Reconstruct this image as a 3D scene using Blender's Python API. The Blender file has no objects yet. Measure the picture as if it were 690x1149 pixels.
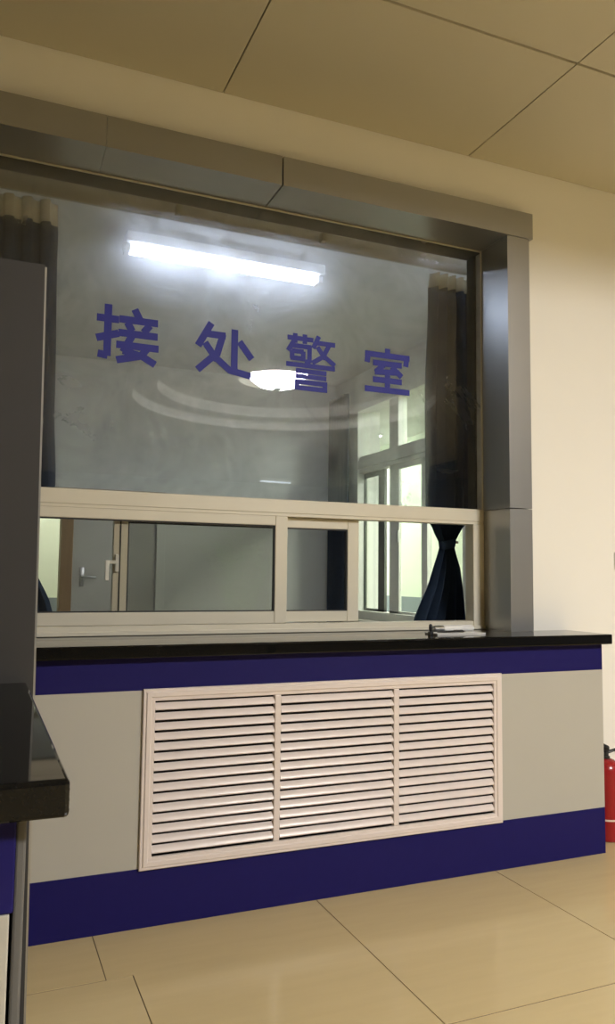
import bpy, bmesh, math, random
from mathutils import Vector, Matrix
random.seed(7)
PI = math.pi
scene = bpy.context.scene
COL = scene.collection

# ------------------------------------------------------------------ materials
def nt(name):
    m = bpy.data.materials.new(name); m.use_nodes = True
    t = m.node_tree; t.nodes.clear()
    o = t.nodes.new('ShaderNodeOutputMaterial')
    return m, t, o

def mat(name, color, rough=0.5, metal=0.0, var=0.06, scale=6.0, spec=0.5, bump=0.0, bump_scale=120.0,
        stretch=(1, 1, 1), rough_var=0.05, coat=0.0):
    """principled paint with a soft procedural tone variation"""
    m, t, o = nt(name)
    p = t.nodes.new('ShaderNodeBsdfPrincipled')
    tc = t.nodes.new('ShaderNodeTexCoord'); mp = t.nodes.new('ShaderNodeMapping')
    mp.inputs['Scale'].default_value = stretch
    n = t.nodes.new('ShaderNodeTexNoise'); n.inputs['Scale'].default_value = scale; n.inputs['Detail'].default_value = 5
    cr = t.nodes.new('ShaderNodeMix'); cr.data_type = 'RGBA'
    c = Vector(color)
    cr.inputs[6].default_value = (*(c * (1 - var)), 1); cr.inputs[7].default_value = (*(c * (1 + var)), 1)
    t.links.new(tc.outputs['Object'], mp.inputs['Vector']); t.links.new(mp.outputs['Vector'], n.inputs['Vector'])
    t.links.new(n.outputs['Fac'], cr.inputs[0]); t.links.new(cr.outputs[2], p.inputs['Base Color'])
    mr = t.nodes.new('ShaderNodeMapRange'); mr.inputs[3].default_value = max(0, rough - rough_var); mr.inputs[4].default_value = min(1, rough + rough_var)
    t.links.new(n.outputs['Fac'], mr.inputs[0]); t.links.new(mr.outputs[0], p.inputs['Roughness'])
    p.inputs['Metallic'].default_value = metal
    p.inputs['Specular IOR Level'].default_value = spec
    p.inputs['Coat Weight'].default_value = coat
    if bump > 0:
        n2 = t.nodes.new('ShaderNodeTexNoise'); n2.inputs['Scale'].default_value = bump_scale; n2.inputs['Detail'].default_value = 3
        t.links.new(mp.outputs['Vector'], n2.inputs['Vector'])
        b = t.nodes.new('ShaderNodeBump'); b.inputs['Strength'].default_value = bump; b.inputs['Distance'].default_value = 0.002
        t.links.new(n2.outputs['Fac'], b.inputs['Height']); t.links.new(b.outputs[0], p.inputs['Normal'])
    t.links.new(p.outputs[0], o.inputs[0])
    return m

def emit(name, color, strength):
    m, t, o = nt(name)
    e = t.nodes.new('ShaderNodeEmission'); e.inputs[0].default_value = (*color, 1); e.inputs[1].default_value = strength
    t.links.new(e.outputs[0], o.inputs[0]); return m

def glass(name, tint=(0.93, 0.95, 0.94), f0=0.04, haze=0.0, dust=0.0):
    """float glass: clear transmission, mirror reflection by angle, and an optional film of dust"""
    m, t, o = nt(name); L = t.links.new; N = t.nodes.new
    tr = N('ShaderNodeBsdfTransparent'); tr.inputs[0].default_value = (*tint, 1)
    gl = N('ShaderNodeBsdfGlossy'); gl.inputs['Roughness'].default_value = 0.0; gl.inputs['Color'].default_value = (1, 1, 1, 1)
    lw = N('ShaderNodeLayerWeight'); lw.inputs[0].default_value = 0.5
    pw = N('ShaderNodeMath'); pw.operation = 'POWER'; pw.inputs[1].default_value = 5.0
    ma = N('ShaderNodeMath'); ma.operation = 'MULTIPLY_ADD'; ma.inputs[1].default_value = 1 - f0; ma.inputs[2].default_value = f0
    L(lw.outputs['Facing'], pw.inputs[0]); L(pw.outputs[0], ma.inputs[0])
    base = tr.outputs[0]
    if haze > 0 or dust > 0:
        tc = N('ShaderNodeTexCoord')
        n1 = N('ShaderNodeTexNoise'); n1.inputs['Scale'].default_value = 3.2; n1.inputs['Detail'].default_value = 7; n1.inputs['Roughness'].default_value = 0.62; n1.inputs['Distortion'].default_value = 0.7
        L(tc.outputs['Object'], n1.inputs['Vector'])
        mr = N('ShaderNodeMapRange'); mr.inputs[1].default_value = 0.33; mr.inputs[2].default_value = 0.68; mr.inputs[3].default_value = 0.12; mr.inputs[4].default_value = 1.0
        L(n1.outputs['Fac'], mr.inputs[0])
        # forward scattering of light by the dust: a weak, very rough refraction
        r1 = N('ShaderNodeBsdfRefraction'); r1.inputs['IOR'].default_value = 1.16; r1.inputs['Roughness'].default_value = 0.88
        r2 = N('ShaderNodeBsdfRefraction'); r2.inputs['IOR'].default_value = 0.88; r2.inputs['Roughness'].default_value = 0.88
        rm = N('ShaderNodeMixShader'); rm.inputs[0].default_value = 0.5; L(r1.outputs[0], rm.inputs[1]); L(r2.outputs[0], rm.inputs[2])
        hz = N('ShaderNodeMath'); hz.operation = 'MULTIPLY'; hz.inputs[1].default_value = haze; L(mr.outputs[0], hz.inputs[0])
        mx = N('ShaderNodeMixShader'); L(hz.outputs[0], mx.inputs[0]); L(base, mx.inputs[1]); L(rm.outputs[0], mx.inputs[2])
        df = N('ShaderNodeBsdfDiffuse'); df.inputs[0].default_value = (0.62, 0.62, 0.6, 1)
        tl = N('ShaderNodeBsdfTranslucent'); tl.inputs[0].default_value = (0.62, 0.62, 0.6, 1)
        dm = N('ShaderNodeMixShader'); dm.inputs[0].default_value = 0.5; L(df.outputs[0], dm.inputs[1]); L(tl.outputs[0], dm.inputs[2])
        dz = N('ShaderNodeMath'); dz.operation = 'MULTIPLY'; dz.inputs[1].default_value = dust; L(mr.outputs[0], dz.inputs[0])
        m2 = N('ShaderNodeMixShader'); L(dz.outputs[0], m2.inputs[0]); L(mx.outputs[0], m2.inputs[1]); L(dm.outputs[0], m2.inputs[2])
        base = m2.outputs[0]
    mm = N('ShaderNodeMixShader'); L(ma.outputs[0], mm.inputs[0]); L(base, mm.inputs[1]); L(gl.outputs[0], mm.inputs[2])
    L(mm.outputs[0], o.inputs[0]); return m

M = dict(
    wall=mat('cream wall paint', (0.82, 0.80, 0.745), 0.75, var=0.03, scale=2.5, bump=0.15, bump_scale=40, spec=0.3),
    wall_far=mat('bounce-dimmed wall paint', (0.30, 0.28, 0.25), 0.75, var=0.03, scale=2.5, spec=0.3),  # dark tone put in so this unseen wall bounces less light
    wall_dim=mat('reflection-dimmed wall paint', (0.10, 0.105, 0.115), 0.75, var=0.03, scale=2.5, spec=0.2),  # dimness painted in, keeping the unseen walls faint in the glass
    post=mat('grey desk post', (0.11, 0.108, 0.105), 0.5, spec=0.25),
    ceil=mat('ceiling panel paint', (0.56, 0.525, 0.42), 0.6, var=0.04, scale=1.2, spec=0.3),
    cove=mat('brightened white cove paint', (0.93, 0.91, 0.86), 0.7, var=0.02, spec=0.3),  # brightened so the step faces look more strongly lit than the horizontals
    joint=mat('dark joint', (0.02, 0.018, 0.014), 0.9),
    grout=mat('brown grout', (0.16, 0.12, 0.07), 0.9),
    alu=mat('dark grey composite panel', (0.40, 0.40, 0.395), 0.34, 0.8, var=0.012, scale=1.5, rough_var=0.0),
    lining=mat('dark matt lining', (0.07, 0.068, 0.06), 0.8, spec=0.2),
    part=mat('charcoal grey panel', (0.040, 0.039, 0.039), 0.5, 0.0, spec=0.25, var=0.05, scale=3),
    upvc=mat('cream window profile', (0.66, 0.62, 0.51), 0.35, var=0.03, scale=8),
    bead=mat('pale sealant', (0.55, 0.52, 0.42), 0.5),
    gasket=mat('black rubber gasket', (0.012, 0.012, 0.012), 0.6),
    granite=mat('polished black granite', (0.005, 0.005, 0.005), 0.04, var=0.5, scale=260, rough_var=0.015, spec=0.2),
    navy=mat('navy laminate', (0.011, 0.009, 0.088), 0.5, var=0.06, scale=30, spec=0.12),
    grey=mat('light grey laminate', (0.42, 0.405, 0.36), 0.42, var=0.03, scale=5),
    louver=mat('off white painted louver metal', (0.70, 0.62, 0.585), 0.32, var=0.03, scale=14),
    dark=mat('painted cavity shade', (0.01, 0.01, 0.01), 0.9),
    cloth=mat('dark navy curtain cloth', (0.022, 0.034, 0.058), 0.95, var=0.15, scale=40, bump=0.3, bump_scale=500, spec=0.02),
    tape=mat('cream header tape', (0.60, 0.57, 0.46), 0.85, var=0.1, scale=40),
    rail=mat('beige painted rail', (0.36, 0.33, 0.25), 0.5),
    vinyl=mat('blue vinyl film', (0.035, 0.040, 0.27), 0.55, var=0.08, scale=20, spec=0.2),
    off_wall=mat('office wall paint', (0.72, 0.71, 0.68), 0.8, var=0.03, scale=2),
    off_ceil=mat('office ceiling paint', (0.74, 0.74, 0.74), 0.8, var=0.03, scale=2),
    green=mat('pale green wall paint', (0.80, 0.85, 0.72), 0.8, var=0.02),
    dado=mat('blue grey dado paint', (0.20, 0.23, 0.26), 0.6),
    off_floor=mat('office floor tile', (0.35, 0.32, 0.26), 0.3),
    brown=mat('brown wooden door frame', (0.22, 0.13, 0.055), 0.5, var=0.2, scale=6, stretch=(8, 8, 0.6)),
    door=mat('grey door leaf', (0.42, 0.40, 0.37), 0.5),
    steel=mat('brushed steel', (0.5, 0.5, 0.5), 0.3, 0.9),
    winframe=mat('grey window profile', (0.70, 0.69, 0.62), 0.4),
    winframe_shade=mat('shaded grey window profile', (0.07, 0.075, 0.06), 0.4),  # shaded copy of the grey profile, its dimness put into the colour
    white=mat('white plastic', (0.80, 0.79, 0.76), 0.4),
    paper=mat('white paper', (0.80, 0.78, 0.74), 0.8),
    black=mat('black plastic', (0.012, 0.012, 0.013), 0.4),
    red=mat('red enamel', (0.30, 0.010, 0.014), 0.25, var=0.06, scale=12),
    chrome=mat('chrome', (0.7, 0.7, 0.68), 0.15, 1.0),
    label=mat('pale printed label', (0.75, 0.62, 0.52), 0.5),
    leaf=mat('palm leaf', (0.05, 0.13, 0.03), 0.5, var=0.3),
    pot=mat('white glazed pot', (0.6, 0.58, 0.53), 0.3),
    soil=mat('potting soil', (0.05, 0.035, 0.02), 0.95),
    upper_glass=glass('dusty window glass', (0.91, 0.92, 0.93), 0.042, haze=0.26, dust=0.0015),
    lower_glass=glass('sliding window glass', (0.93, 0.93, 0.91), 0.06, dust=0.004),
    clear_glass=glass('clear glass', (0.93, 0.96, 0.93), 0.035),
    tube=emit('lit fluorescent tube', (0.76, 0.84, 1.0), 42.0),  # emission of the added, unseen office batten
    far_tube=emit('distant lit fluorescent tube', (0.80, 0.88, 1.0), 7.0),
    near_tube=emit('lit fluorescent tube over the desk', (0.70, 0.80, 1.0), 26.0),
    back_light=emit('lit back corridor lamp', (0.98, 1.0, 0.86), 20.0),
    dome=emit('lit opal dome', (1.0, 0.985, 0.97), 345.0),
    panel_light=emit('lit corridor lamp', (0.97, 1.0, 0.92), 75.0),
)

# ------------------------------------------------------------------ mesh helpers
class MB:
    def __init__(s): s.bm = bmesh.new()
    def box(s, x0, x1, y0, y1, z0, z1, bevel=0.0, seg=2):
        r = bmesh.ops.create_cube(s.bm, size=1.0)
        vs = r['verts']
        for v in vs:
            v.co = Vector(((x0 + x1) / 2 + v.co.x * (x1 - x0), (y0 + y1) / 2 + v.co.y * (y1 - y0), (z0 + z1) / 2 + v.co.z * (z1 - z0)))
        if bevel > 0:
            es = list({e for v in vs for e in v.link_edges})
            bmesh.ops.bevel(s.bm, geom=es, offset=bevel, segments=seg, affect='EDGES', profile=0.5)
        return s
    def ring(s, x0, x1, z0, z1, prof):
        """mitred rectangular frame: prof is a closed loop of (inset, y)"""
        cs = []
        for sx, sz in ((0, 0), (1, 0), (1, 1), (0, 1)):
            cs.append([s.bm.verts.new(((x1 - d) if sx else (x0 + d), y, (z1 - d) if sz else (z0 + d))) for d, y in prof])
        n = len(prof)
        for a, b in zip(cs, cs[1:] + cs[:1]):
            for i in range(n): s.bm.faces.new((a[i], a[(i + 1) % n], b[(i + 1) % n], b[i]))
        return s
    def quad(s, *pts):
        s.bm.faces.new([s.bm.verts.new(p) for p in pts]); return s
    def prism(s, prof, a0, a1, axis='x'):
        """extrude a closed 2-D profile along an axis"""
        def P(u, w, a): return {'x': (a, u, w), 'y': (u, a, w), 'z': (u, w, a)}[axis]
        A = [s.bm.verts.new(P(u, w, a0)) for u, w in prof]; B = [s.bm.verts.new(P(u, w, a1)) for u, w in prof]
        n = len(prof)
        for i in range(n): s.bm.faces.new((A[i], A[(i + 1) % n], B[(i + 1) % n], B[i]))
        s.bm.faces.new(A[::-1]); s.bm.faces.new(B)
        return s
    def lathe(s, prof, c=(0, 0, 0), n=32):
        """revolve (radius, z) pairs round the vertical through c"""
        rings = []
        for r, z in prof:
            if r < 1e-5: rings.append([s.bm.verts.new((c[0], c[1], c[2] + z))])
            else: rings.append([s.bm.verts.new((c[0] + r * math.cos(2 * PI * k / n), c[1] + r * math.sin(2 * PI * k / n), c[2] + z)) for k in range(n)])
        for a, b in zip(rings, rings[1:]):
            for k in range(n):
                k2 = (k + 1) % n
                if len(a) == 1 and len(b) > 1: s.bm.faces.new((a[0], b[k], b[k2]))
                elif len(b) == 1 and len(a) > 1: s.bm.faces.new((a[k], b[0], a[k2]))
                elif len(a) > 1: s.bm.faces.new((a[k], a[k2], b[k2], b[k]))
        return s
    def tube(s, pts, r, n=10):
        pts = [Vector(p) for p in pts]; rings = []
        for i, p in enumerate(pts):
            d = (pts[min(i + 1, len(pts) - 1)] - pts[max(i - 1, 0)]).normalized()
            u = d.orthogonal().normalized() if i == 0 else (u - d * u.dot(d)).normalized()
            w = d.cross(u)
            rr = r[i] if isinstance(r, (list, tuple)) else r
            rings.append([s.bm.verts.new(p + (u * math.cos(2 * PI * k / n) + w * math.sin(2 * PI * k / n)) * rr) for k in range(n)])
        for a, b in zip(rings, rings[1:]):
            for k in range(n): s.bm.faces.new((a[k], a[(k + 1) % n], b[(k + 1) % n], b[k]))
        s.bm.faces.new(rings[0][::-1]); s.bm.faces.new(rings[-1])
        return s
    def build(s, name, m, parent=None, smooth=False, mats=None):
        bmesh.ops.recalc_face_normals(s.bm, faces=s.bm.faces)
        me = bpy.data.meshes.new(name); s.bm.to_mesh(me); s.bm.free()
        me.materials.append(m)
        if smooth:
            me.polygons.foreach_set('use_smooth', [True] * len(me.polygons))
            me.set_sharp_from_angle(angle=math.radians(38))
        o = bpy.data.objects.new(name, me); COL.objects.link(o)
        if parent is not None:
            o.parent = parent
            if parent.parent is None: o.matrix_parent_inverse = Matrix.Translation(-parent.location)
        return o

def B(*a, **k): return MB().box(*a, **k)
def tag(o, label, cat, group=None):
    o['label'] = label; o['category'] = cat
    if group: o['group'] = group
    return o
def thing(name, loc, label=None, cat=None, group=None):
    e = bpy.data.objects.new(name, None); e.empty_display_size = 0.1; e.location = loc; COL.objects.link(e)
    if label: tag(e, label, cat, group)
    return e
def structure(o): o['kind'] = 'structure'; return o

H = 3.186            # ceiling height
YW, YB = 3.0, 3.28   # hall side and office side of the window wall
XR, ZT = 2.246, 2.813  # window reveal: right edge and soffit
XL = -0.45
HX0, HX1, HY0 = -3.2, 7.4, -9.6   # hall
OX0, OX1, OY1 = -1.6, 3.4, 7.36   # office

# ------------------------------------------------------------------ floor
f = B(HX0 - .2, HX1 + .2, HY0 - .2, YB, -0.12, -0.002)
floor = structure(f.build('floor', M['grout']))
tiles = []
gap = 0.0016
gy = 0.003
def addtile(x0, x1, y0, y1, lo=True, hi=True): tiles.append((x0 + gap, x1 - gap, y0 + (gy if lo else 0), y1 - (gy if hi else 0)))
xs_far = [HX0, -2.0, -1.2, -0.399, 0.401, 1.206, 2.003, 2.803, 3.603, 4.403, 5.203, 6.003, 6.803, HX1]
for i in range(len(xs_far) - 1):
    x0, x1 = xs_far[i], xs_far[i + 1]
    if x1 <= 0.41:
        addtile(x0, x1, 2.445, YW); xx0, xx1, ytop = x0 + .078 if i else x0, x1 + .078, 2.445
    elif x0 < 1.0:
        addtile(x0, x1, 2.445, YW, lo=False); tiles.append((x0 + gap, x0 + .078 + gap, 2.445, 2.445 + gy)); tiles.pop()
        addtile(x0 + .078, x1, 1.645, 2.445, hi=False); xx0, xx1, ytop = x0 + .078, x1, 1.645
    else:
        addtile(x0, x1, 1.878, YW); xx0, xx1, ytop = x0, x1, 1.878
    y = ytop
    while y > HY0 + .01:
        y2 = max(HY0, y - 0.8); addtile(xx0, xx1, y2, y); y = y2
tb = MB()
for t_ in tiles: tb.box(t_[0], t_[1], t_[2], t_[3], -0.004, 0.0)
# polished beige porcelain: fine streaks, glossy
m, t, o = nt('polished beige floor tile'); L = t.links.new; N = t.nodes.new
p = N('ShaderNodeBsdfPrincipled'); tc = N('ShaderNodeTexCoord'); mp = N('ShaderNodeMapping'); mp.inputs['Scale'].default_value = (1.2, 9, 1)
n1 = N('ShaderNodeTexNoise'); n1.inputs['Scale'].default_value = 3; n1.inputs['Detail'].default_value = 6
L(tc.outputs['Object'], mp.inputs[0]); L(mp.outputs[0], n1.inputs['Vector'])
mx = N('ShaderNodeMix'); mx.data_type = 'RGBA'; mx.inputs[6].default_value = (0.55, 0.43, 0.225, 1); mx.inputs[7].default_value = (0.62, 0.49, 0.26, 1)
L(n1.outputs['Fac'], mx.inputs[0]); L(mx.outputs[2], p.inputs['Base Color'])
p.inputs['Roughness'].default_value = 0.16; p.inputs['Specular IOR Level'].default_value = 0.45
n2 = N('ShaderNodeTexNoise'); n2.inputs['Scale'].default_value = 14; n2.inputs['Detail'].default_value = 1
bp = N('ShaderNodeBump'); bp.inputs['Strength'].default_value = 0.06; bp.inputs['Distance'].default_value = 0.004
L(tc.outputs['Object'], n2.inputs['Vector']); L(n2.outputs['Fac'], bp.inputs['Height']); L(bp.outputs[0], p.inputs['Normal'])
L(p.outputs[0], o.inputs[0]); M['tile'] = m
tb.build('floor_tiles', M['tile'], floor)

# ------------------------------------------------------------------ hall ceiling with a stepped ring recess
RC = Vector((3.19, -1.99)); R1, R2 = 1.72, 1.45
ceil = structure(B(HX0 - .2, HX1 + .2, 1.06, YB + .01, H + 0.012, H + 0.05).build('ceiling', M['joint']))
cb = MB()
jx = [HX0 - .1, -2.767, -1.559, -0.351, 0.857, 2.065, 3.273, 4.481, 5.689, 6.897, HX1 + .1]
jy = [1.06, 2.263, YW]
for i in range(len(jx) - 1):
    for k in range(2):
        a = 0.003; b0 = 0.006 if k else 0.003; b1 = 0.004 if k else 0.006
        cb.box(jx[i] + a, jx[i + 1] - a, jy[k] + b0, jy[k + 1] - b1, H, H + 0.012)
cb.build('ceiling_panels', M['ceil'], ceil)
# plain field around the recess
fb = MB()
S = 2.05
fb.box(HX0 - .1, HX1 + .1, RC.y + S, 1.06, H, H + .02)
fb.box(HX0 - .1, HX1 + .1, HY0 - .1, RC.y - S, H, H + .02)
fb.box(HX0 - .1, RC.x - S, RC.y - S, RC.y + S, H, H + .02)
fb.box(RC.x + S, HX1 + .1, RC.y - S, RC.y + S, H, H + .02)
fb.build('ceiling_field', M['ceil'], ceil)
rb = MB(); NR = 96
def ring_pt(r, k, z): return (RC.x + r * math.cos(2 * PI * k / NR), RC.y + r * math.sin(2 * PI * k / NR), z)
def sq_pt(k, z):
    a = 2 * PI * k / NR; c, s = math.cos(a), math.sin(a); q = S / max(abs(c), abs(s)); return (RC.x + q * c, RC.y + q * s, z)
for k in range(NR): rb.quad(sq_pt(k, H), sq_pt(k + 1, H), ring_pt(R1, k + 1, H), ring_pt(R1, k, H))
bmesh.ops.remove_doubles(rb.bm, verts=rb.bm.verts, dist=1e-5)
rb.build('ceiling_ring_field', M['ceil'], ceil)
vb, hb = MB(), MB(); z1, z2 = H + 0.12, H + 0.25
R3, z3 = .45, H + .43
LC = RC + Vector((-.09, 0))
def lamp_pt(k, z): return (LC.x + R3 * math.cos(2 * PI * k / NR), LC.y + R3 * math.sin(2 * PI * k / NR), z)
for k in range(NR):
    vb.quad(ring_pt(R1, k, H), ring_pt(R1, k + 1, H), ring_pt(R1, k + 1, z1), ring_pt(R1, k, z1))
    hb.quad(ring_pt(R1, k, z1), ring_pt(R1, k + 1, z1), ring_pt(R2, k + 1, z1), ring_pt(R2, k, z1))
    vb.quad(ring_pt(R2, k, z1), ring_pt(R2, k + 1, z1), ring_pt(R2, k + 1, z2), ring_pt(R2, k, z2))
    hb.quad(ring_pt(R2, k, z2), ring_pt(R2, k + 1, z2), lamp_pt(k + 1, z2), lamp_pt(k, z2))
    hb.quad(lamp_pt(k, z2), lamp_pt(k + 1, z2), lamp_pt(k + 1, z3), lamp_pt(k, z3))
hb.bm.faces.new([hb.bm.verts.new(lamp_pt(k, z3)) for k in range(NR)])
for q in (vb, hb): bmesh.ops.remove_doubles(q.bm, verts=q.bm.verts, dist=1e-5)
vb.build('ceiling_step_faces', M['cove'], ceil)
hb.build('ceiling_recess', M['ceil'], ceil)  # horizontals kept duller, painting in shade beside the bright step faces

# ------------------------------------------------------------------ walls of the hall
ox, oz = XR + 0.012, ZT + 0.012
w = MB()
w.box(HX0 - .2, XL, YW, YB, 0, H + .06); w.box(ox, HX1 + .2, YW, YB, 0, H + .06)
w.box(XL, ox, YW, YB, oz, H + .06); w.box(XL, ox, YW, YB, 0, 0.895)
structure(w.build('wall_window', M['wall']))
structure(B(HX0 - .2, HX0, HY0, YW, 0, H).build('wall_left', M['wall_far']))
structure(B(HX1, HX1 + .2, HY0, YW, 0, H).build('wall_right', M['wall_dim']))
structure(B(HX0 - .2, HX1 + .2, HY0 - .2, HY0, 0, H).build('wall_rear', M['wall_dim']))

# ------------------------------------------------------------------ window portal in dark grey composite panels
trim = structure(thing('trim_1', (1.0, YW, 0.95)))
YF = 2.937
for x0, x1 in ((-0.75, 0.3857), (0.387, 1.102), (1.109, 2.389)):
    MB().prism([(YF, ZT), (3.157, ZT), (3.157, ZT + .0115), (YW - .0005, ZT + .0115), (YW - .0005, 2.938), (YF, 2.938)], x0, min(x1, XR - .0005) if x1 > 2 else x1, 'x').build('header_panel', M['alu'], trim)
B(XR - .0005, 2.389, YF, YW - .0005, ZT, 2.938).build('header_panel', M['alu'], trim)
YJ = YF + .008
for z0, z1 in ((0.9505, 1.512), (1.516, ZT - .001)):
    MB().prism([(XR, YJ), (2.372, YJ), (2.372, YW - .0005), (XR + .0115, YW - .0005), (XR + .0115, 3.157), (XR, 3.157)], z0, z1, 'z').build('jamb_panel', M['alu'], trim)
MB().prism([(XL, YJ), (XL - .13, YJ), (XL - .13, YW - .0005), (XL - .0115, YW - .0005), (XL - .0115, 3.157), (XL, 3.157)], .9505, ZT - .001, 'z').build('jamb_panel', M['alu'], trim)
b = MB().box(XL - .011, XR + .011, 3.167, YB, ZT, ZT + .011).box(XR, XR + .011, 3.217, YB, .9505, ZT - .0005).box(XL - .011, XL, 3.217, YB, .9505, ZT - .0005)
b.build('inner_lining', M['lining'], trim)

# ------------------------------------------------------------------ window 1: fixed glazing above, sliders below
win = structure(thing('window_1', (1.0, 3.15, 0.95)))
b = MB()
b.box(XL, XR, 3.146, 3.215, 1.462, 1.519, .003).box(XL, XR, 3.150, 3.215, 1.448, 1.464, .002)          # transom with a lower lip
b.box(2.184, XR, 3.146, 3.215, .9505, 1.45, .003)                                                    # right jamb
b.box(XL, XR, 3.138, 3.225, .9505, .968, .003).box(XL, XR, 3.150, 3.22, .966, .989, .003)              # stepped sill
b.box(XL, XL + .06, 3.146, 3.215, .9505, 1.45, .003)
b.build('window_frame', M['upvc'], win)
B(XL, XR, 3.158, 3.166, 1.517, ZT).build('glass_pane', M['upper_glass'], win)
b = MB().box(XL, XR, 3.149, 3.158, ZT - .0075, ZT - .0005, .002).box(XR - .0075, XR - .0005, 3.149, 3.158, 1.519, ZT - .007, .002)
b.box(XL, XR, 3.150, 3.158, 1.518, 1.522)
b.build('sealant_bead', M['bead'], win)

B(XL + .001, XR - .001, 2.996, 3.278, .8955, .9496).build('sill_slab', M['granite'], win)
def sash(x0, x1, y0, y1, z0, z1, st_l, st_r, rb_, rt_, name='sash'):
    b = MB()
    b.box(x0, x0 + st_l, y0, y1, z0, z1, .003).box(x1 - st_r, x1, y0, y1, z0, z1, .003)
    b.box(x0 + st_l, x1 - st_r, y0 + .0006, y1, z0, z0 + rb_, .003).box(x0 + st_l, x1 - st_r, y0 + .0006, y1, z1 - rt_, z1, .003)
    s_ = b.build(name, M['upvc'], win)
    gx0, gx1, gz0, gz1 = x0 + st_l, x1 - st_r, z0 + rb_, z1 - rt_
    ym = (y0 + y1) / 2; g = 0.005
    k = MB()
    k.box(gx0, gx0 + g, y0 + .004, y1 - .004, gz0, gz1).box(gx1 - g, gx1, y0 + .004, y1 - .004, gz0, gz1)
    k.box(gx0, gx1, y0 + .004, y1 - .004, gz0, gz0 + g).box(gx0, gx1, y0 + .004, y1 - .004, gz1 - g, gz1)
    k.build('gasket', M['gasket'], s_)
    B(gx0 + g, gx1 - g, ym - .0025, ym + .0025, gz0 + g, gz1 - g).build('glass_pane', M['lower_glass'], s_)
    return s_
sash(XL + .06, 1.232, 3.152, 3.178, .990, 1.450, .05, .056, .051, .042)
sB = sash(0.498, 1.592, 3.184, 3.212, .993, 1.447, .057, .056, .046, .044)
# painted gap between stile and its reflection, and latch on the inner sash
B(0.5215, 0.5275, 3.1815, 3.1842, 1.0, 1.44).build('reflection_gap', M['gasket'], sB)
lt = MB().box(.505, .520, 3.170, 3.184, 1.20, 1.27, .003).box(.470, .515, 3.168, 3.178, 1.232, 1.246, .003).box(.466, .482, 3.166, 3.176, 1.165, 1.246, .004)
lt.build('latch', M['white'], sB)

# lettering
Z_ = [
 ('接', (.400, .647, 2.049, 2.276), [((1, 25), (35, 25)), ((18, 0), (18, 92)), ((18, 92), (4, 90)), ((1, 62), (35, 50)),
   ((61, 3), (69, 19)), ((37, 23), (99, 23)), ((50, 29), (57, 42)), ((86, 29), (77, 42)), ((36, 48), (99, 48)),
   ((58, 50), (44, 82)), ((44, 80), (70, 86)), ((70, 84), (96, 99)), ((33, 70), (101, 70)), ((84, 70), (72, 88)), ((74, 86), (34, 98))]),
 ('处', (.811, 1.060, 2.035, 2.260), [((25, 1), (3, 46)), ((16, 22), (50, 22)), ((46, 20), (36, 60)), ((37, 56), (3, 92)),
   ((15, 40), (36, 70)), ((34, 66), (60, 88)), ((58, 87), (97, 94)), ((67, 8), (67, 82)), ((76, 30), (98, 60))]),
 ('警', (1.218, 1.450, 2.020, 2.264), [((2, 8), (54, 8)), ((17, 0), (17, 16)), ((37, 0), (37, 16)), ((14, 14), (3, 32)), ((12, 22), (50, 22)),
   ((47, 22), (47, 50)), ((48, 49), (38, 50)), ((11, 32), (11, 46)), ((34, 32), (34, 46)), ((11, 32), (34, 32)), ((9, 45), (36, 45)),
   ((66, 0), (55, 22)), ((62, 12), (100, 12)), ((88, 14), (74, 40)), ((76, 36), (54, 50)), ((64, 20), (80, 40)), ((78, 36), (100, 50)),
   ((0, 57), (100, 57)), ((20, 67.5), (82, 67.5)), ((20, 77.5), (82, 77.5)), ((18, 88), (84, 88)), ((18, 99), (84, 99)), ((22, 88), (22, 101)), ((80, 88), (80, 101))]),
 ('室', (1.606, 1.837, 2.043, 2.245), [((50, -3), (50, 12)), ((0, 13), (100, 13)), ((6, 13), (4, 32)), ((94, 13), (92, 32)), ((18, 32), (82, 32)),
   ((42, 34), (24, 54)), ((22, 53), (76, 50)), ((60, 38), (82, 58)), ((50, 52), (50, 95)), ((18, 71), (82, 71)), ((0, 94), (100, 94))]),
]
sign = tag(thing('window_lettering', (1.1, 3.157, 2.15)), 'four blue vinyl Chinese characters 接处警室 spaced across the upper window glass', 'lettering')
for ch, (x0, x1, z0, z1), strokes in Z_:
    b = MB(); wdt = {'警': 9.0}.get(ch, 12.6); sx, sz = (x1 - x0) / 100, (z1 - z0) / 100
    for j, ((ax, ay), (bx_, by_)) in enumerate(strokes):
        a = Vector((x0 + ax * sx, z1 - ay * sz)); c = Vector((x0 + bx_ * sx, z1 - by_ * sz)); d = (c - a).normalized()
        n = Vector((-d.y, d.x)) * wdt * (sx + sz) / 4
        e = d * 0.002
        pts = [a - e + n, a - e - n, c + e - n, c + e + n]
        yo = 3.1566 - j * 0.00002
        vs0 = [b.bm.verts.new((q.x, yo, q.y)) for q in pts]; vs1 = [b.bm.verts.new((q.x, 3.1579, q.y)) for q in pts]
        b.bm.faces.new(vs0); b.bm.faces.new(vs1[::-1])
        for k in range(4): b.bm.faces.new((vs0[k], vs1[k], vs1[(k + 1) % 4], vs0[(k + 1) % 4]))
    b.build('character', M['vinyl'], sign)

# ------------------------------------------------------------------ main service counter
YC = 2.747
base = tag(thing('service_counter', (1.3, 2.87, 0)), 'service counter base with navy bands and light grey front under the glazed window', 'counter')
CX0, CX1 = -0.75, 2.586
B(CX0, CX1, YC, YW - .001, .792, .906).build('upper_band', M['navy'], base)
b = MB().box(CX0, CX1, YC + .02, YW - .001, .196, .792)
b.box(CX0, .556, YC, YC + .02, .196, .792).box(2.028, CX1, YC, YC + .02, .196, .792)
b.build('front_panel', M['grey'], base)
B(CX0, CX1, YC, YW - .001, 0.0005, .196).build('kickboard', M['navy'], base)
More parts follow.
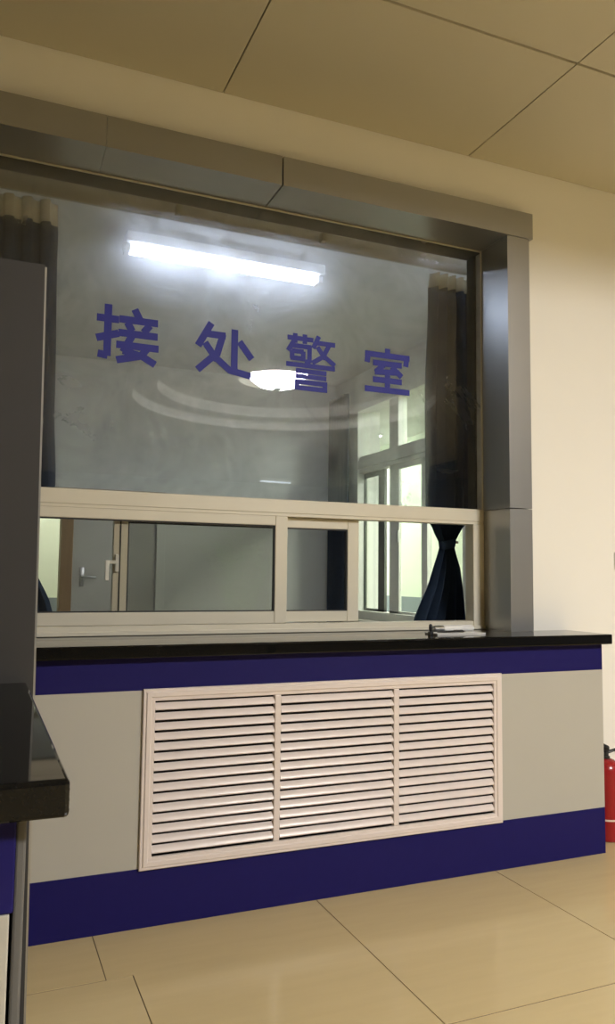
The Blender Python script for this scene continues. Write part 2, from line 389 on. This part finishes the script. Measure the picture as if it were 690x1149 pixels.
# louvered radiator grille set in the counter front
gr = tag(thing('louver_grille', (1.29, YC, .19)), 'off white three bay louvered grille set in the grey counter front', 'grille')
gx0, gx1, gz0, gz1 = .546, 2.036, .191, .797
ix0, ix1, iz0, iz1 = .588, 2.000, .231, .762
yf = YC - .012
b = MB().ring(gx0, gx1, gz0, gz1, [(0, YC - .0005), (0, yf + .002), (.002, yf), (.010, yf), (.013, yf - .004), (.026, yf - .004), (.030, yf), (.0395, yf), (.0415, yf + .002), (.0415, YC - .0005)])
ix0, ix1, iz0, iz1 = gx0 + .0415, gx1 - .0415, gz0 + .0415, gz1 - .0415
b.build('frame', M['louver'], gr, smooth=True)
B(ix0 - .01, ix1 + .01, YC + .0130, YC + .0195, iz0 - .01, iz1 + .01).build('shade_plate', M['dark'], gr)  # near-black sheet painted as the shade in the hollow behind the slats
for c in (1.041, 1.537):
    B(c - .012, c + .012, yf + .001, YC + .012, iz0, iz1, .003).build('mullion', M['louver'], gr)
bays = ((ix0 + .001, 1.028), (1.054, 1.524), (1.550, ix1 - .001))
NS = 15; pitch = (iz1 - iz0 - .008) / NS
for x0, x1 in bays:
    for k in range(NS):
        zb = iz0 + .004 + k * pitch + .005
        prof = [(yf + .002, zb + .002), (yf + .0005, zb + .006), (yf + .003, zb + .012), (yf + .009, zb + .0195), (yf + .016, zb + .0255),
                (yf + .018, zb + .0245), (yf + .011, zb + .0175), (yf + .006, zb + .010), (yf + .0045, zb + .003)]
        MB().prism(prof, x0, x1, 'x').build('slat', M['louver'], gr, smooth=True)
# granite top
ct = B(CX0, 2.609, 2.704, 2.999, .9065, .950, .005, 3)
tag(ct.build('countertop', M['granite']), 'long black granite countertop running beneath the sliding window', 'countertop')

# ------------------------------------------------------------------ things lying on the counter
zc = .950
bk = tag(thing('booklet', (1.93, 2.89, zc)), 'thin white booklet lying on the black countertop by the window', 'booklet')
b = MB().box(1.792, 2.035, 2.845, 2.945, zc + .0003, zc + .006, .001); b.build('pages', M['paper'], bk)
b = MB().box(1.790, 2.037, 2.843, 2.946, zc + .0061, zc + .0070); b.build('cover', M['white'], bk)
pn = tag(thing('pen', (1.88, 2.90, zc)), 'slim black ballpoint pen lying on the white booklet', 'pen')
zp = zc + .0070 + .0046
MB().tube([(1.815, 2.885, zp), (1.823, 2.886, zp), (1.86, 2.888, zp), (1.935, 2.894, zp), (1.955, 2.8955, zp), (1.96, 2.896, zp)], [.0012, .003, .0045, .0045, .0042, .002], 14).build('barrel', M['black'], pn, smooth=True)
MB().tube([(1.96, 2.896, zp), (1.966, 2.8965, zp)], .0022, 10).build('button', M['chrome'], pn)
MB().box(1.905, 1.95, 2.8925, 2.8955, zp + .004, zp + .006).build('clip', M['chrome'], pn)
mk = tag(thing('marker', (1.98, 3.0, zc)), 'fat white marker with grey cap beside the booklet at the sill', 'marker')
zm = zc + .0165
MB().tube([(1.905, 2.985, zm), (1.91, 2.985, zm), (2.06, 2.992, zm), (2.068, 2.9925, zm), (2.071, 2.9926, zm)], [.012, .0162, .0162, .014, .007], 20).build('barrel', M['white'], mk, smooth=True)
MB().tube([(1.857, 2.983, zm), (1.86, 2.983, zm), (1.907, 2.985, zm)], [.010, .0145, .0155], 20).build('cap', M['steel'], mk, smooth=True)
st = tag(thing('rubber_stamp', (1.775, 2.87, zc)), 'small upright black rubber stamp left of the white booklet', 'stamp')
MB().lathe([(0, .014), (.006, .014), (.0072, .020), (.0080, .034), (.0072, .042), (.004, .0462), (0, .047)], (1.775, 2.87, zc), 20).build('handle', M['black'], st, smooth=True)
B(1.766, 1.784, 2.861, 2.879, zc + .0003, zc + .0145, .002).build('stamp_base', M['black'], st)

# ------------------------------------------------------------------ curtains
def curtain(name, label, prof, y0, z_head, folds, amp, phase=0.0, axis='x', tie=None, header=True, group='navy curtains around the office windows', fixed=None):
    """prof: (z, left, right) from the top down; cloth hangs in folds and is gathered at the tie"""
    root = tag(thing(name, ((prof[0][1] + prof[0][2]) / 2, y0, prof[-1][0])), label, 'curtain', group)
    if axis == 'y': root.location = (y0, (prof[0][1] + prof[0][2]) / 2, prof[-1][0])
    def at(z):
        for (za, la, ra), (zb, lb, rb2) in zip(prof, prof[1:]):
            if zb <= z <= za:
                t_ = (za - z) / (za - zb); t_ = t_ if z < 1.33 or not tie else t_ * t_ * (3 - 2 * t_)
                return la + (lb - la) * t_, ra + (rb2 - ra) * t_
        return prof[-1][1:]
    NU, ztop, zbot = folds * 14, prof[0][0], prof[-1][0]
    def grid(za, zb, nv, off):
        b = MB(); rows = []
        w0 = prof[0][2] - prof[0][1]
        for j in range(nv + 1):
            z = za + (zb - za) * j / nv; l, r = at(z); row = []
            for i in range(NU + 1):
                u = i / NU
                a = amp * (0.55 + 0.45 * min(1, (r - l) / w0)) * (0.8 + 0.3 * math.sin(5 * u + phase))
                d = a * math.sin(2 * PI * folds * u + phase + 0.5 * math.sin(2.2 * z + 3 * u))
                uu = u + 0.012 * math.sin(4 * PI * folds * u + phase)
                px = l + (r - l) * uu; py = y0 + d + off
                row.append(b.bm.verts.new((px, py, z) if axis == 'x' else (py, px, z)))
            rows.append(row)
        for ra, rb_ in zip(rows, rows[1:]):
            for i in range(NU): b.bm.faces.new((ra[i], ra[i + 1], rb_[i + 1], rb_[i]))
        return b
    zh = ztop - z_head if header else ztop
    o1 = grid(zh, zbot, 60, 0).build('drape', M['cloth'], root, smooth=True)
    sm = o1.modifiers.new('thick', 'SOLIDIFY'); sm.thickness = 0.003; sm.offset = 0
    if header:
        o2 = grid(ztop, zh, 6, 0).build('header_tape', M['tape'], root, smooth=True)
        sm = o2.modifiers.new('thick', 'SOLIDIFY'); sm.thickness = 0.004; sm.offset = 0
    if tie:
        l, r = at(tie); pts = []
        c = ((l + r) / 2, y0); n = 28
        b = MB(); ring = []
        for dz, g in ((-.022, .004), (-.012, .009), (.012, .009), (.022, .004)):
            ring.append([b.bm.verts.new((c[0] + ((r - l) / 2 + g) * math.cos(2 * PI * k / n), c[1] + (amp * .9 + g) * math.sin(2 * PI * k / n), tie + dz + .008 * math.cos(2 * PI * k / n))) for k in range(n)])
        for ra, rb_ in zip(ring, ring[1:]):
            for k in range(n): b.bm.faces.new((ra[k], ra[(k + 1) % n], rb_[(k + 1) % n], rb_[k]))
        b.build('tieback', M['cloth'], root, smooth=True)
        MB().lathe([(0, -.008), (.008, -.006), (.010, 0), (.008, .006), (0, .008)], (r + .006, y0 - .02, tie + .01), 14).build('tieback_hook', M['chrome'], root, smooth=True)
    return root
YCUR = 3.365
curtain('curtain', 'dark navy curtain tied back at the right side of the service window',
        [(2.755, 2.086, 2.345), (2.66, 2.075, 2.35), (2.08, 2.053, 2.36), (1.52, 2.06, 2.33), (1.40, 2.115, 2.245), (1.36, 2.145, 2.215), (1.33, 2.138, 2.222), (1.24, 2.105, 2.255), (1.15, 2.075, 2.27), (1.0, 2.002, 2.283), (.62, 1.88, 2.30)],
        YCUR, .075, 5, .026, 0.6, tie=1.36)
curtain('curtain', 'dark navy curtain with cream header at the left side of the service window',
        [(2.755, -.40, .245), (2.6, -.40, .25), (1.9, -.38, .262), (1.55, -.30, .278), (1.40, -.06, .20), (1.36, -.02, .13), (1.32, -.03, .15), (1.09, -.12, .270), (1.0, -.16, .295), (.6, -.26, .36)],
        YCUR, .095, 9, .026, 1.5, tie=1.36)
curtain('curtain', 'dark curtain hanging in the far office corner beside the lit inner window',
        [(3.0, 6.86, 7.30), (1.8, 6.86, 7.31), (.55, 6.85, 7.31)], 3.30, .07, 6, .025, 0.2, axis='y', header=False)
rl = tag(thing('curtain_rail', (1.0, 3.36, 2.77)), 'beige curtain rail along the top inside of the service window', 'curtain rail')
MB().box(XL - .15, 2.50, 3.318, 3.334, 2.757, 2.835, .003).build('rail', M['rail'], rl)
for x in (-.3, .75, 1.45, 2.44):
    MB().box(x - .012, x + .012, YB, 3.319, 2.775, 2.815, .002).build('bracket', M['rail'], rl)

# ------------------------------------------------------------------ office behind the glass
structure(B(OX0 - .2, OX1 + .2, YB, OY1 + .16, -.12, 0).build('floor', M['off_floor']))
structure(B(OX0 - .2, OX1 + .24, YB, OY1 + .16, H, H + .08).build('ceiling', M['off_ceil']))
structure(B(OX0 - .2, OX0, YB, OY1 + .16, 0, H).build('wall_office_left', M['off_wall']))
# window-wall inner face in the office paint
wi = MB()
wi.box(OX0, XL, YB + .0002, YB + .004, 0, H); wi.box(ox, OX1, YB + .0002, YB + .004, 0, H)
wi.box(XL, ox, YB + .0002, YB + .004, oz, H); wi.box(XL, ox, YB + .0002, YB + .004, 0, .895)
structure(wi.build('wall_office_front', M['off_wall']))
# back wall with a doorway pair: open to the corridor at the left, closed grey door at the right
DX0, DX1, DX2, DZ = -0.25, .775, 1.60, 1.92
w = MB()
w.box(OX0, DX0, OY1, OY1 + .16, 0, H); w.box(DX2, OX1 + .24, OY1, OY1 + .16, 0, H); w.box(DX0, DX2, OY1, OY1 + .16, DZ, H)
structure(w.build('wall_office_back', M['off_wall']))
dr = structure(thing('door_1', (1.15, OY1 + .06, 0)))
b = MB().box(.685, .790, OY1 - .02, OY1 + .16, 0, DZ, .004).box(DX0, DX0 + .08, OY1 - .02, OY1 + .16, 0, DZ, .004)
MB().box(DX2 - .05, DX2 + .03, OY1 - .004, OY1 + .16, 0, DZ, .004).build('door_frame', M['off_wall'], dr)
b.box(DX0, DX2 + .03, OY1 - .02, OY1 + .16, DZ, DZ + .05, .004)
b.build('door_frame', M['brown'], dr)
lf = B(.791, 1.549, OY1 + .02, OY1 + .065, .005, DZ - .004, .003).build('door_leaf', M['door'], dr)
lv = MB().box(.86, .90, OY1 + .012, OY1 + .02, 1.08, 1.25, .003).tube([(.88, OY1 + .015, 1.165), (.88, OY1 - .035, 1.165), (.90, OY1 - .04, 1.165), (1.0, OY1 - .04, 1.162)], .009, 10)
lv.build('lever_handle', M['steel'], lf, smooth=True)
# right wall with the tall inner window
WY0, WY1, WZ0, WZ1 = 4.30, 6.83, .84, 2.83
w = MB()
w.box(OX1, OX1 + .24, YB, WY0, 0, H); w.box(OX1, OX1 + .24, WY1, OY1 + .001, 0, H)
w.box(OX1, OX1 + .24, WY0, WY1, WZ1, H); w.box(OX1, OX1 + .24, WY0, WY1, 0, WZ0)
structure(w.build('wall_office_right', M['off_wall']))
w2 = structure(thing('window_2', (OX1, 5.5, WZ0)))
b = MB()
b.box(OX1 - .03, OX1 + .10, WY0 - .02, WY0 + .06, WZ0, WZ1, .004).box(OX1 - .03, OX1 + .10, WY1 - .05, WY1 + .02, WZ0, WZ1, .004)
b.box(OX1 - .03, OX1 + .10, WY0 + .06, WY1 - .05, WZ1 - .03, WZ1 + .02, .004).box(OX1 - .05, OX1 + .10, WY0, WY1, WZ0 - .04, WZ0 + .035, .004)
b.box(OX1 - .01, OX1 + .08, WY0, WY1, 2.195, 2.235, .004).box(OX1 - .025, OX1 + .09, WY0, WY1, 2.235, 2.32, .004).box(OX1 - .01, OX1 + .08, WY0, WY1, 2.32, 2.355, .004)
for y in (6.10, 5.42, 4.85): b.box(OX1 - .012, OX1 + .08, y - .085, y + .075, 2.35, WZ1 - .02, .004)
b.build('window_frame', M['winframe'], w2)
for ya, yb in ((6.175, 6.78), (5.495, 6.015), (4.925, 5.335)):
    B(OX1 + .03, OX1 + .036, ya, yb, 2.35, WZ1 - .03).build('glass_pane', M['clear_glass'], w2)
def side_sash(ya, yb, xo, mt, wl, wr):
    b = MB(); zb, zt = WZ0 + .035, 2.20
    b.box(OX1 + xo, OX1 + xo + .028, ya, ya + wl, zb, zt, .003).box(OX1 + xo, OX1 + xo + .028, yb - wr, yb, zb, zt, .003)
    b.box(OX1 + xo, OX1 + xo + .028, ya, yb, zb, zb + .022, .003).box(OX1 + xo, OX1 + xo + .028, ya, yb, zt - .05, zt, .003)
    s_ = b.build('sash', mt, w2)
    B(OX1 + xo + .011, OX1 + xo + .016, ya + wl, yb - wr, zb + .022, zt - .05).build('glass_pane', M['clear_glass'], s_)
    return s_
side_sash(6.37, 6.79, .045, M['winframe_shade'], .12, .02)
s2 = side_sash(5.56, 6.20, .005, M['winframe'], .09, .17)
B(OX1 - .012, OX1 + .006, 6.02, 6.045, 1.50, 1.60, .003).build('latch', M['steel'], s2)
side_sash(4.98, 5.66, .045, M['winframe'], .07, .07)
side_sash(4.36, 5.05, .005, M['winframe'], .07, .07)
B(OX1 - .16, OX1, WY0 - .06, WY1 + .03, WZ0 - .075, WZ0 - .041, .004).build('window_sill', M['upvc'], w2)

# corridor beyond the office: lit, pale green above a blue grey dado
CX, CY = 5.6, 9.2
def painted(name, x0, x1, y0, y1, z=0.925):
    o_ = structure(B(x0, x1, y0, y1, z, H).build(name, M['green']))
    B(x0, x1, y0, y1, 0, z).build('dado', M['dado'], o_)
painted('wall_corridor_right', CX, CX + .15, YB, 13.2)
painted('wall_corridor_back', OX0 - .2, OX1 + .24, CY, CY + .15)
painted('wall_corridor_end', OX1 + .24, CX, 13.05, 13.2)
painted('wall_corridor_left', OX0 - .2, OX0 - .05, OY1 + .16, CY)
painted('wall_corridor_side', OX1 + .09, OX1 + .24, CY + .15, 13.05)
painted('wall_corridor_front', OX1 + .24, CX, YB - .0, YB + .05)
structure(MB().box(OX1 + .24, CX, YB, 13.2, H, H + .08).box(OX0 - .2, OX1 + .24, OY1 + .16, CY, H, H + .08).build('ceiling', M['off_ceil']))
structure(MB().box(OX1 + .24, CX, YB, 13.2, -.12, 0).box(OX0 - .2, OX1 + .24, OY1 + .16, CY, -.12, 0).build('floor', M['off_floor']))
def ceiling_panel_light(x, y, label, wx=.3, wy=.6, m='panel_light'):
    r = tag(thing('ceiling_light', (x, y, H)), label, 'ceiling light', 'corridor lamps beyond the office')
    MB().box(x - wx - .02, x + wx + .02, y - wy - .02, y + wy + .02, H - .03, H - .001, .004).build('housing', M['white'], r)
    MB().box(x - wx, x + wx, y - wy, y + wy, H - .045, H - .029, .006).build('diffuser', M[m], r)
ceiling_panel_light(4.95, 9.85, 'bright ceiling light in the corridor seen through the inner window', .16, .3)
ceiling_panel_light(4.75, 4.7, 'unseen ceiling light added to brighten the corridor past the near end of the inner window')  # added out of view to light the corridor walls
ceiling_panel_light(4.6, 12.3, 'unseen ceiling light added to brighten the corridor far beyond the office corner')  # another added corridor lamp, hidden past the far jamb
ceiling_panel_light(0.7, 8.4, 'corridor ceiling light beyond the open back doorway', m='back_light')

# fluorescent batten on the office ceiling
tl = tag(thing('fluorescent_ceiling_light', (1.34, 4.55, H)), 'lit fluorescent batten light on the office ceiling behind the glass', 'ceiling light')
MB().box(.72, 1.98, 4.46, 4.64, H - .060, H - .001, .006).build('housing', M['white'], tl)
for yy in (4.522, 4.578):
    MB().tube([(.755, yy, H - .085), (1.945, yy, H - .085)], .014, 14).build('tube', M['near_tube'], tl, smooth=True)
for x in (.735, 1.965):
    MB().box(x - .016, x + .016, 4.505, 4.595, H - .105, H - .054, .004).build('lamp_holder', M['white'], tl)

fill_batten = tag(thing('fluorescent_ceiling_light', (2.75, 3.62, H)), 'unseen fluorescent batten added as office fill light above the right curtain', 'ceiling light')  # hidden behind jamb and lintel, added only to fill the office with light
MB().box(2.17, 3.33, 3.53, 3.71, H - .060, H - .001, .006).build('housing', M['white'], fill_batten)
for yy in (3.592, 3.648):
    MB().tube([(2.20, yy, H - .085), (3.30, yy, H - .085)], .014, 14).build('tube', M['tube'], fill_batten, smooth=True)
for x in (2.185, 3.315):
    MB().box(x - .016, x + .016, 3.575, 3.665, H - .105, H - .059, .004).build('lamp_holder', M['white'], fill_batten)

# ------------------------------------------------------------------ hall: ring recess dome lamp and a far light (seen mirrored in the glass)
zt = H + 0.43
dm = tag(thing('dome_light', (LC.x, LC.y, zt)), 'round opal dome ceiling lamp in the ring recess, mirrored in the upper glass', 'ceiling light')
MB().lathe([(0, 0), (.375, 0), (.375, -.016), (.36, -.02), (0, -.02)], (LC.x, LC.y, zt - .0005), 48).build('rim', M['white'], dm, smooth=True)
MB().lathe([(.355, -.02), (.352, -.07), (.335, -.13), (.29, -.19), (.215, -.24), (.12, -.268), (0, -.276)], (LC.x, LC.y, zt), 48).build('shade', M['dome'], dm, smooth=True)
MB().lathe([(0, -.274), (.05, -.276), (.047, -.286), (.02, -.296), (0, -.298)], (LC.x, LC.y, zt), 24).build('finial', M['steel'], dm, smooth=True)
fl = tag(thing('fluorescent_ceiling_light', (5.55, -8.6, H)), 'distant tube light on the hall ceiling, a small streak mirrored in the glass', 'ceiling light')
MB().box(5.2, 5.9, -8.66, -8.54, H - .05, H - .001, .005).build('housing', M['white'], fl)
MB().tube([(5.22, -8.6, H - .075), (5.88, -8.6, H - .075)], .016, 12).build('tube', M['far_tube'], fl, smooth=True)

# ------------------------------------------------------------------ reception desk and tall panel at the left
dk = tag(thing('reception_desk', (-.6, 1.4, 0)), 'near desk base with a navy upper band beneath the foreground countertop', 'desk')
DXR = .056
B(-1.6, DXR, 1.012, 1.858, .792, .905, .002).build('upper_band', M['navy'], dk)
MB().box(-1.6, DXR - .004, 1.012, 1.858, .196, .7915, .002).build('front_panel', M['grey'], dk)
B(-1.6, DXR, 1.012, 1.858, .0005, .1955, .002).build('kickboard', M['navy'], dk)
B(DXR, DXR + .012, 1.018, 1.858, .0005, .904, .003).build('side_panel', M['post'], dk)
tag(B(-1.65, .112, .975, 1.862, .9055, .950, .006, 3).build('countertop', M['granite']), 'near black granite countertop with its corner jutting in at the lower left', 'countertop')
pa = tag(thing('partition_panel', (-.5, 1.9, 0)), 'tall dark grey partition panel standing behind the near desk', 'partition')
MB().prism([(-1.65, .0005), (.136, .0005), (.116, 1.905), (-1.65, 1.905)], 1.866, 1.93, 'y').build('board', M['part'], pa)
MB().prism([(.136, .0005), (.1405, .0005), (.1205, 1.900), (.116, 1.900)], 1.868, 1.928, 'y').build('edge_strip', M['alu'], pa)

# ------------------------------------------------------------------ fire extinguisher on the floor
ex, ey = 2.735, 2.895
fe = tag(thing('fire_extinguisher', (ex, ey, 0)), 'red fire extinguisher standing on the tiles right of the counter', 'fire extinguisher')
MB().lathe([(0, .001), (.060, .001), (.066, .006), (.067, .014), (.067, .300), (.064, .325), (.054, .345), (.036, .358), (.022, .363), (0, .363)], (ex, ey, 0), 40).build('cylinder', M['red'], fe, smooth=True)
MB().lathe([(.0671, .094), (.0676, .0945), (.0676, .1015), (.0671, .102)], (ex, ey, 0), 40).build('band', M['label'], fe, smooth=True)
MB().lathe([(.0671, .17), (.0675, .1705), (.0675, .2795), (.0671, .28)], (ex, ey, 0), 40)
MB().lathe([(0, .362), (.020, .362), (.020, .372), (.014, .375), (.014, .400), (.018, .402), (.018, .416), (0, .418)], (ex, ey, 0), 20).build('valve', M['black'], fe, smooth=True)
MB().tube([(ex + .012, ey, .384), (ex - .025, ey, .386), (ex - .060, ey - .002, .400)], [.008, .008, .007], 8).build('carry_handle', M['black'], fe, smooth=True)
MB().tube([(ex + .016, ey, .412), (ex - .010, ey, .424), (ex - .064, ey - .002, .428), (ex - .066, ey - .002, .405), (ex - .045, ey - .002, .385)], .0065, 8).build('squeeze_lever', M['black'], fe, smooth=True)
MB().tube([(ex + .012, ey, .39), (ex + .05, ey - .01, .40), (ex + .085, ey - .02, .36), (ex + .088, ey - .02, .28), (ex + .080, ey - .02, .16)], .008, 10).build('hose', M['black'], fe, smooth=True)
MB().tube([(ex + .080, ey - .02, .165), (ex + .079, ey - .02, .10)], [.010, .014], 12).build('nozzle', M['black'], fe, smooth=True)

# wall switch at the far right
sw = tag(thing('light_switch', (2.957, YW, 1.285)), 'small pale switch plate on the cream wall at the right edge', 'switch')
B(2.914, 3.0, YW - .009, YW - .0005, 1.243, 1.329, .003).build('plate', M['white'], sw)
B(2.936, 2.978, YW - .013, YW - .008, 1.262, 1.31, .002).build('rocker', M['white'], sw)

# potted palm in the hall, mirrored in the sliding glass
px_, py_ = 2.45, -1.25
pp = tag(thing('potted_palm', (px_, py_, 0)), 'potted palm in the hall whose fronds are mirrored in the sliding glass', 'plant')
MB().lathe([(0, .001), (.14, .001), (.16, .02), (.20, .36), (.21, .38), (.19, .38), (.175, .34), (0, .34)], (px_, py_, 0), 32).build('pot', M['pot'], pp, smooth=True)
MB().lathe([(0, .35), (.10, .347), (.176, .342)], (px_, py_, 0), 24).build('soil', M['soil'], pp)
for k in range(11):
    a = k * 2.4 + random.random() * .4; el = 1.1 + .35 * random.random(); ln = 1.05 + .2 * random.random()
    stem = []
    for j in range(9):
        s_ = j / 8
        rr = .55 * ln * (s_ * math.cos(el) * .8 + .22 * s_ * s_); zz = .35 + ln * (s_ * math.sin(el) * 1.15 - .12 * s_ ** 3)
        stem.append(Vector((px_ + rr * math.cos(a), py_ + rr * math.sin(a), zz)))
    b = MB().tube(stem, [.007 - .0006 * j for j in range(9)], 6)
    side = Vector((-math.sin(a), math.cos(a), 0))
    for j in range(3, 9):
        for q in (0, .5):
            if j + q > 8: continue
            p0 = stem[j].lerp(stem[min(8, j + 1)], q); d = (stem[j] - stem[j - 1]).normalized()
            for sg in (-1, 1):
                tip = p0 + side * sg * .13 + d * .12 - Vector((0, 0, .07))
                m_ = p0.lerp(tip, .45) + Vector((0, 0, .03)); wv = d * .014
                b.quad(p0 - wv * .4, m_ - wv, tip, m_ + wv)
                b.quad(*[v - Vector((0, 0, .0015)) for v in (p0 - wv * .4, m_ - wv, tip, m_ + wv)])
    b.build('frond', M['leaf'], pp)

# ------------------------------------------------------------------ camera
cam = bpy.data.cameras.new('camera'); co = bpy.data.objects.new('camera', cam); COL.objects.link(co)
R = Matrix(((0.92159927, -0.04213147, -0.38584934), (-0.38798294, -0.07147321, -0.91889108), (0.01113635, 0.99655232, -0.08221595)))
co.matrix_world = Matrix.Translation((0, 0, 1.19)) @ R.to_4x4()
cam.sensor_fit = 'VERTICAL'; cam.sensor_height = 36.0; cam.lens = 878.53 * 36.0 / 1149
cam.clip_start = 0.05
scene.camera = co

# ------------------------------------------------------------------ world and colour
wd = bpy.data.worlds.new('world'); scene.world = wd; wd.use_nodes = True
wd.node_tree.nodes['Background'].inputs[0].default_value = (0.02, 0.02, 0.025, 1)
vs = scene.view_settings
scene.display_settings.display_device = 'sRGB'
vs.view_transform = 'Standard'; vs.look = 'None'; vs.exposure = 0.0; vs.gamma = 1.0; vs.use_curve_mapping = False
cy = scene.cycles
cy.max_bounces = 12; cy.diffuse_bounces = 5; cy.glossy_bounces = 6; cy.transmission_bounces = 8; cy.transparent_max_bounces = 16
cy.use_denoising = True; cy.sample_clamp_indirect = 6.0
cy.caustics_reflective = False; cy.caustics_refractive = True
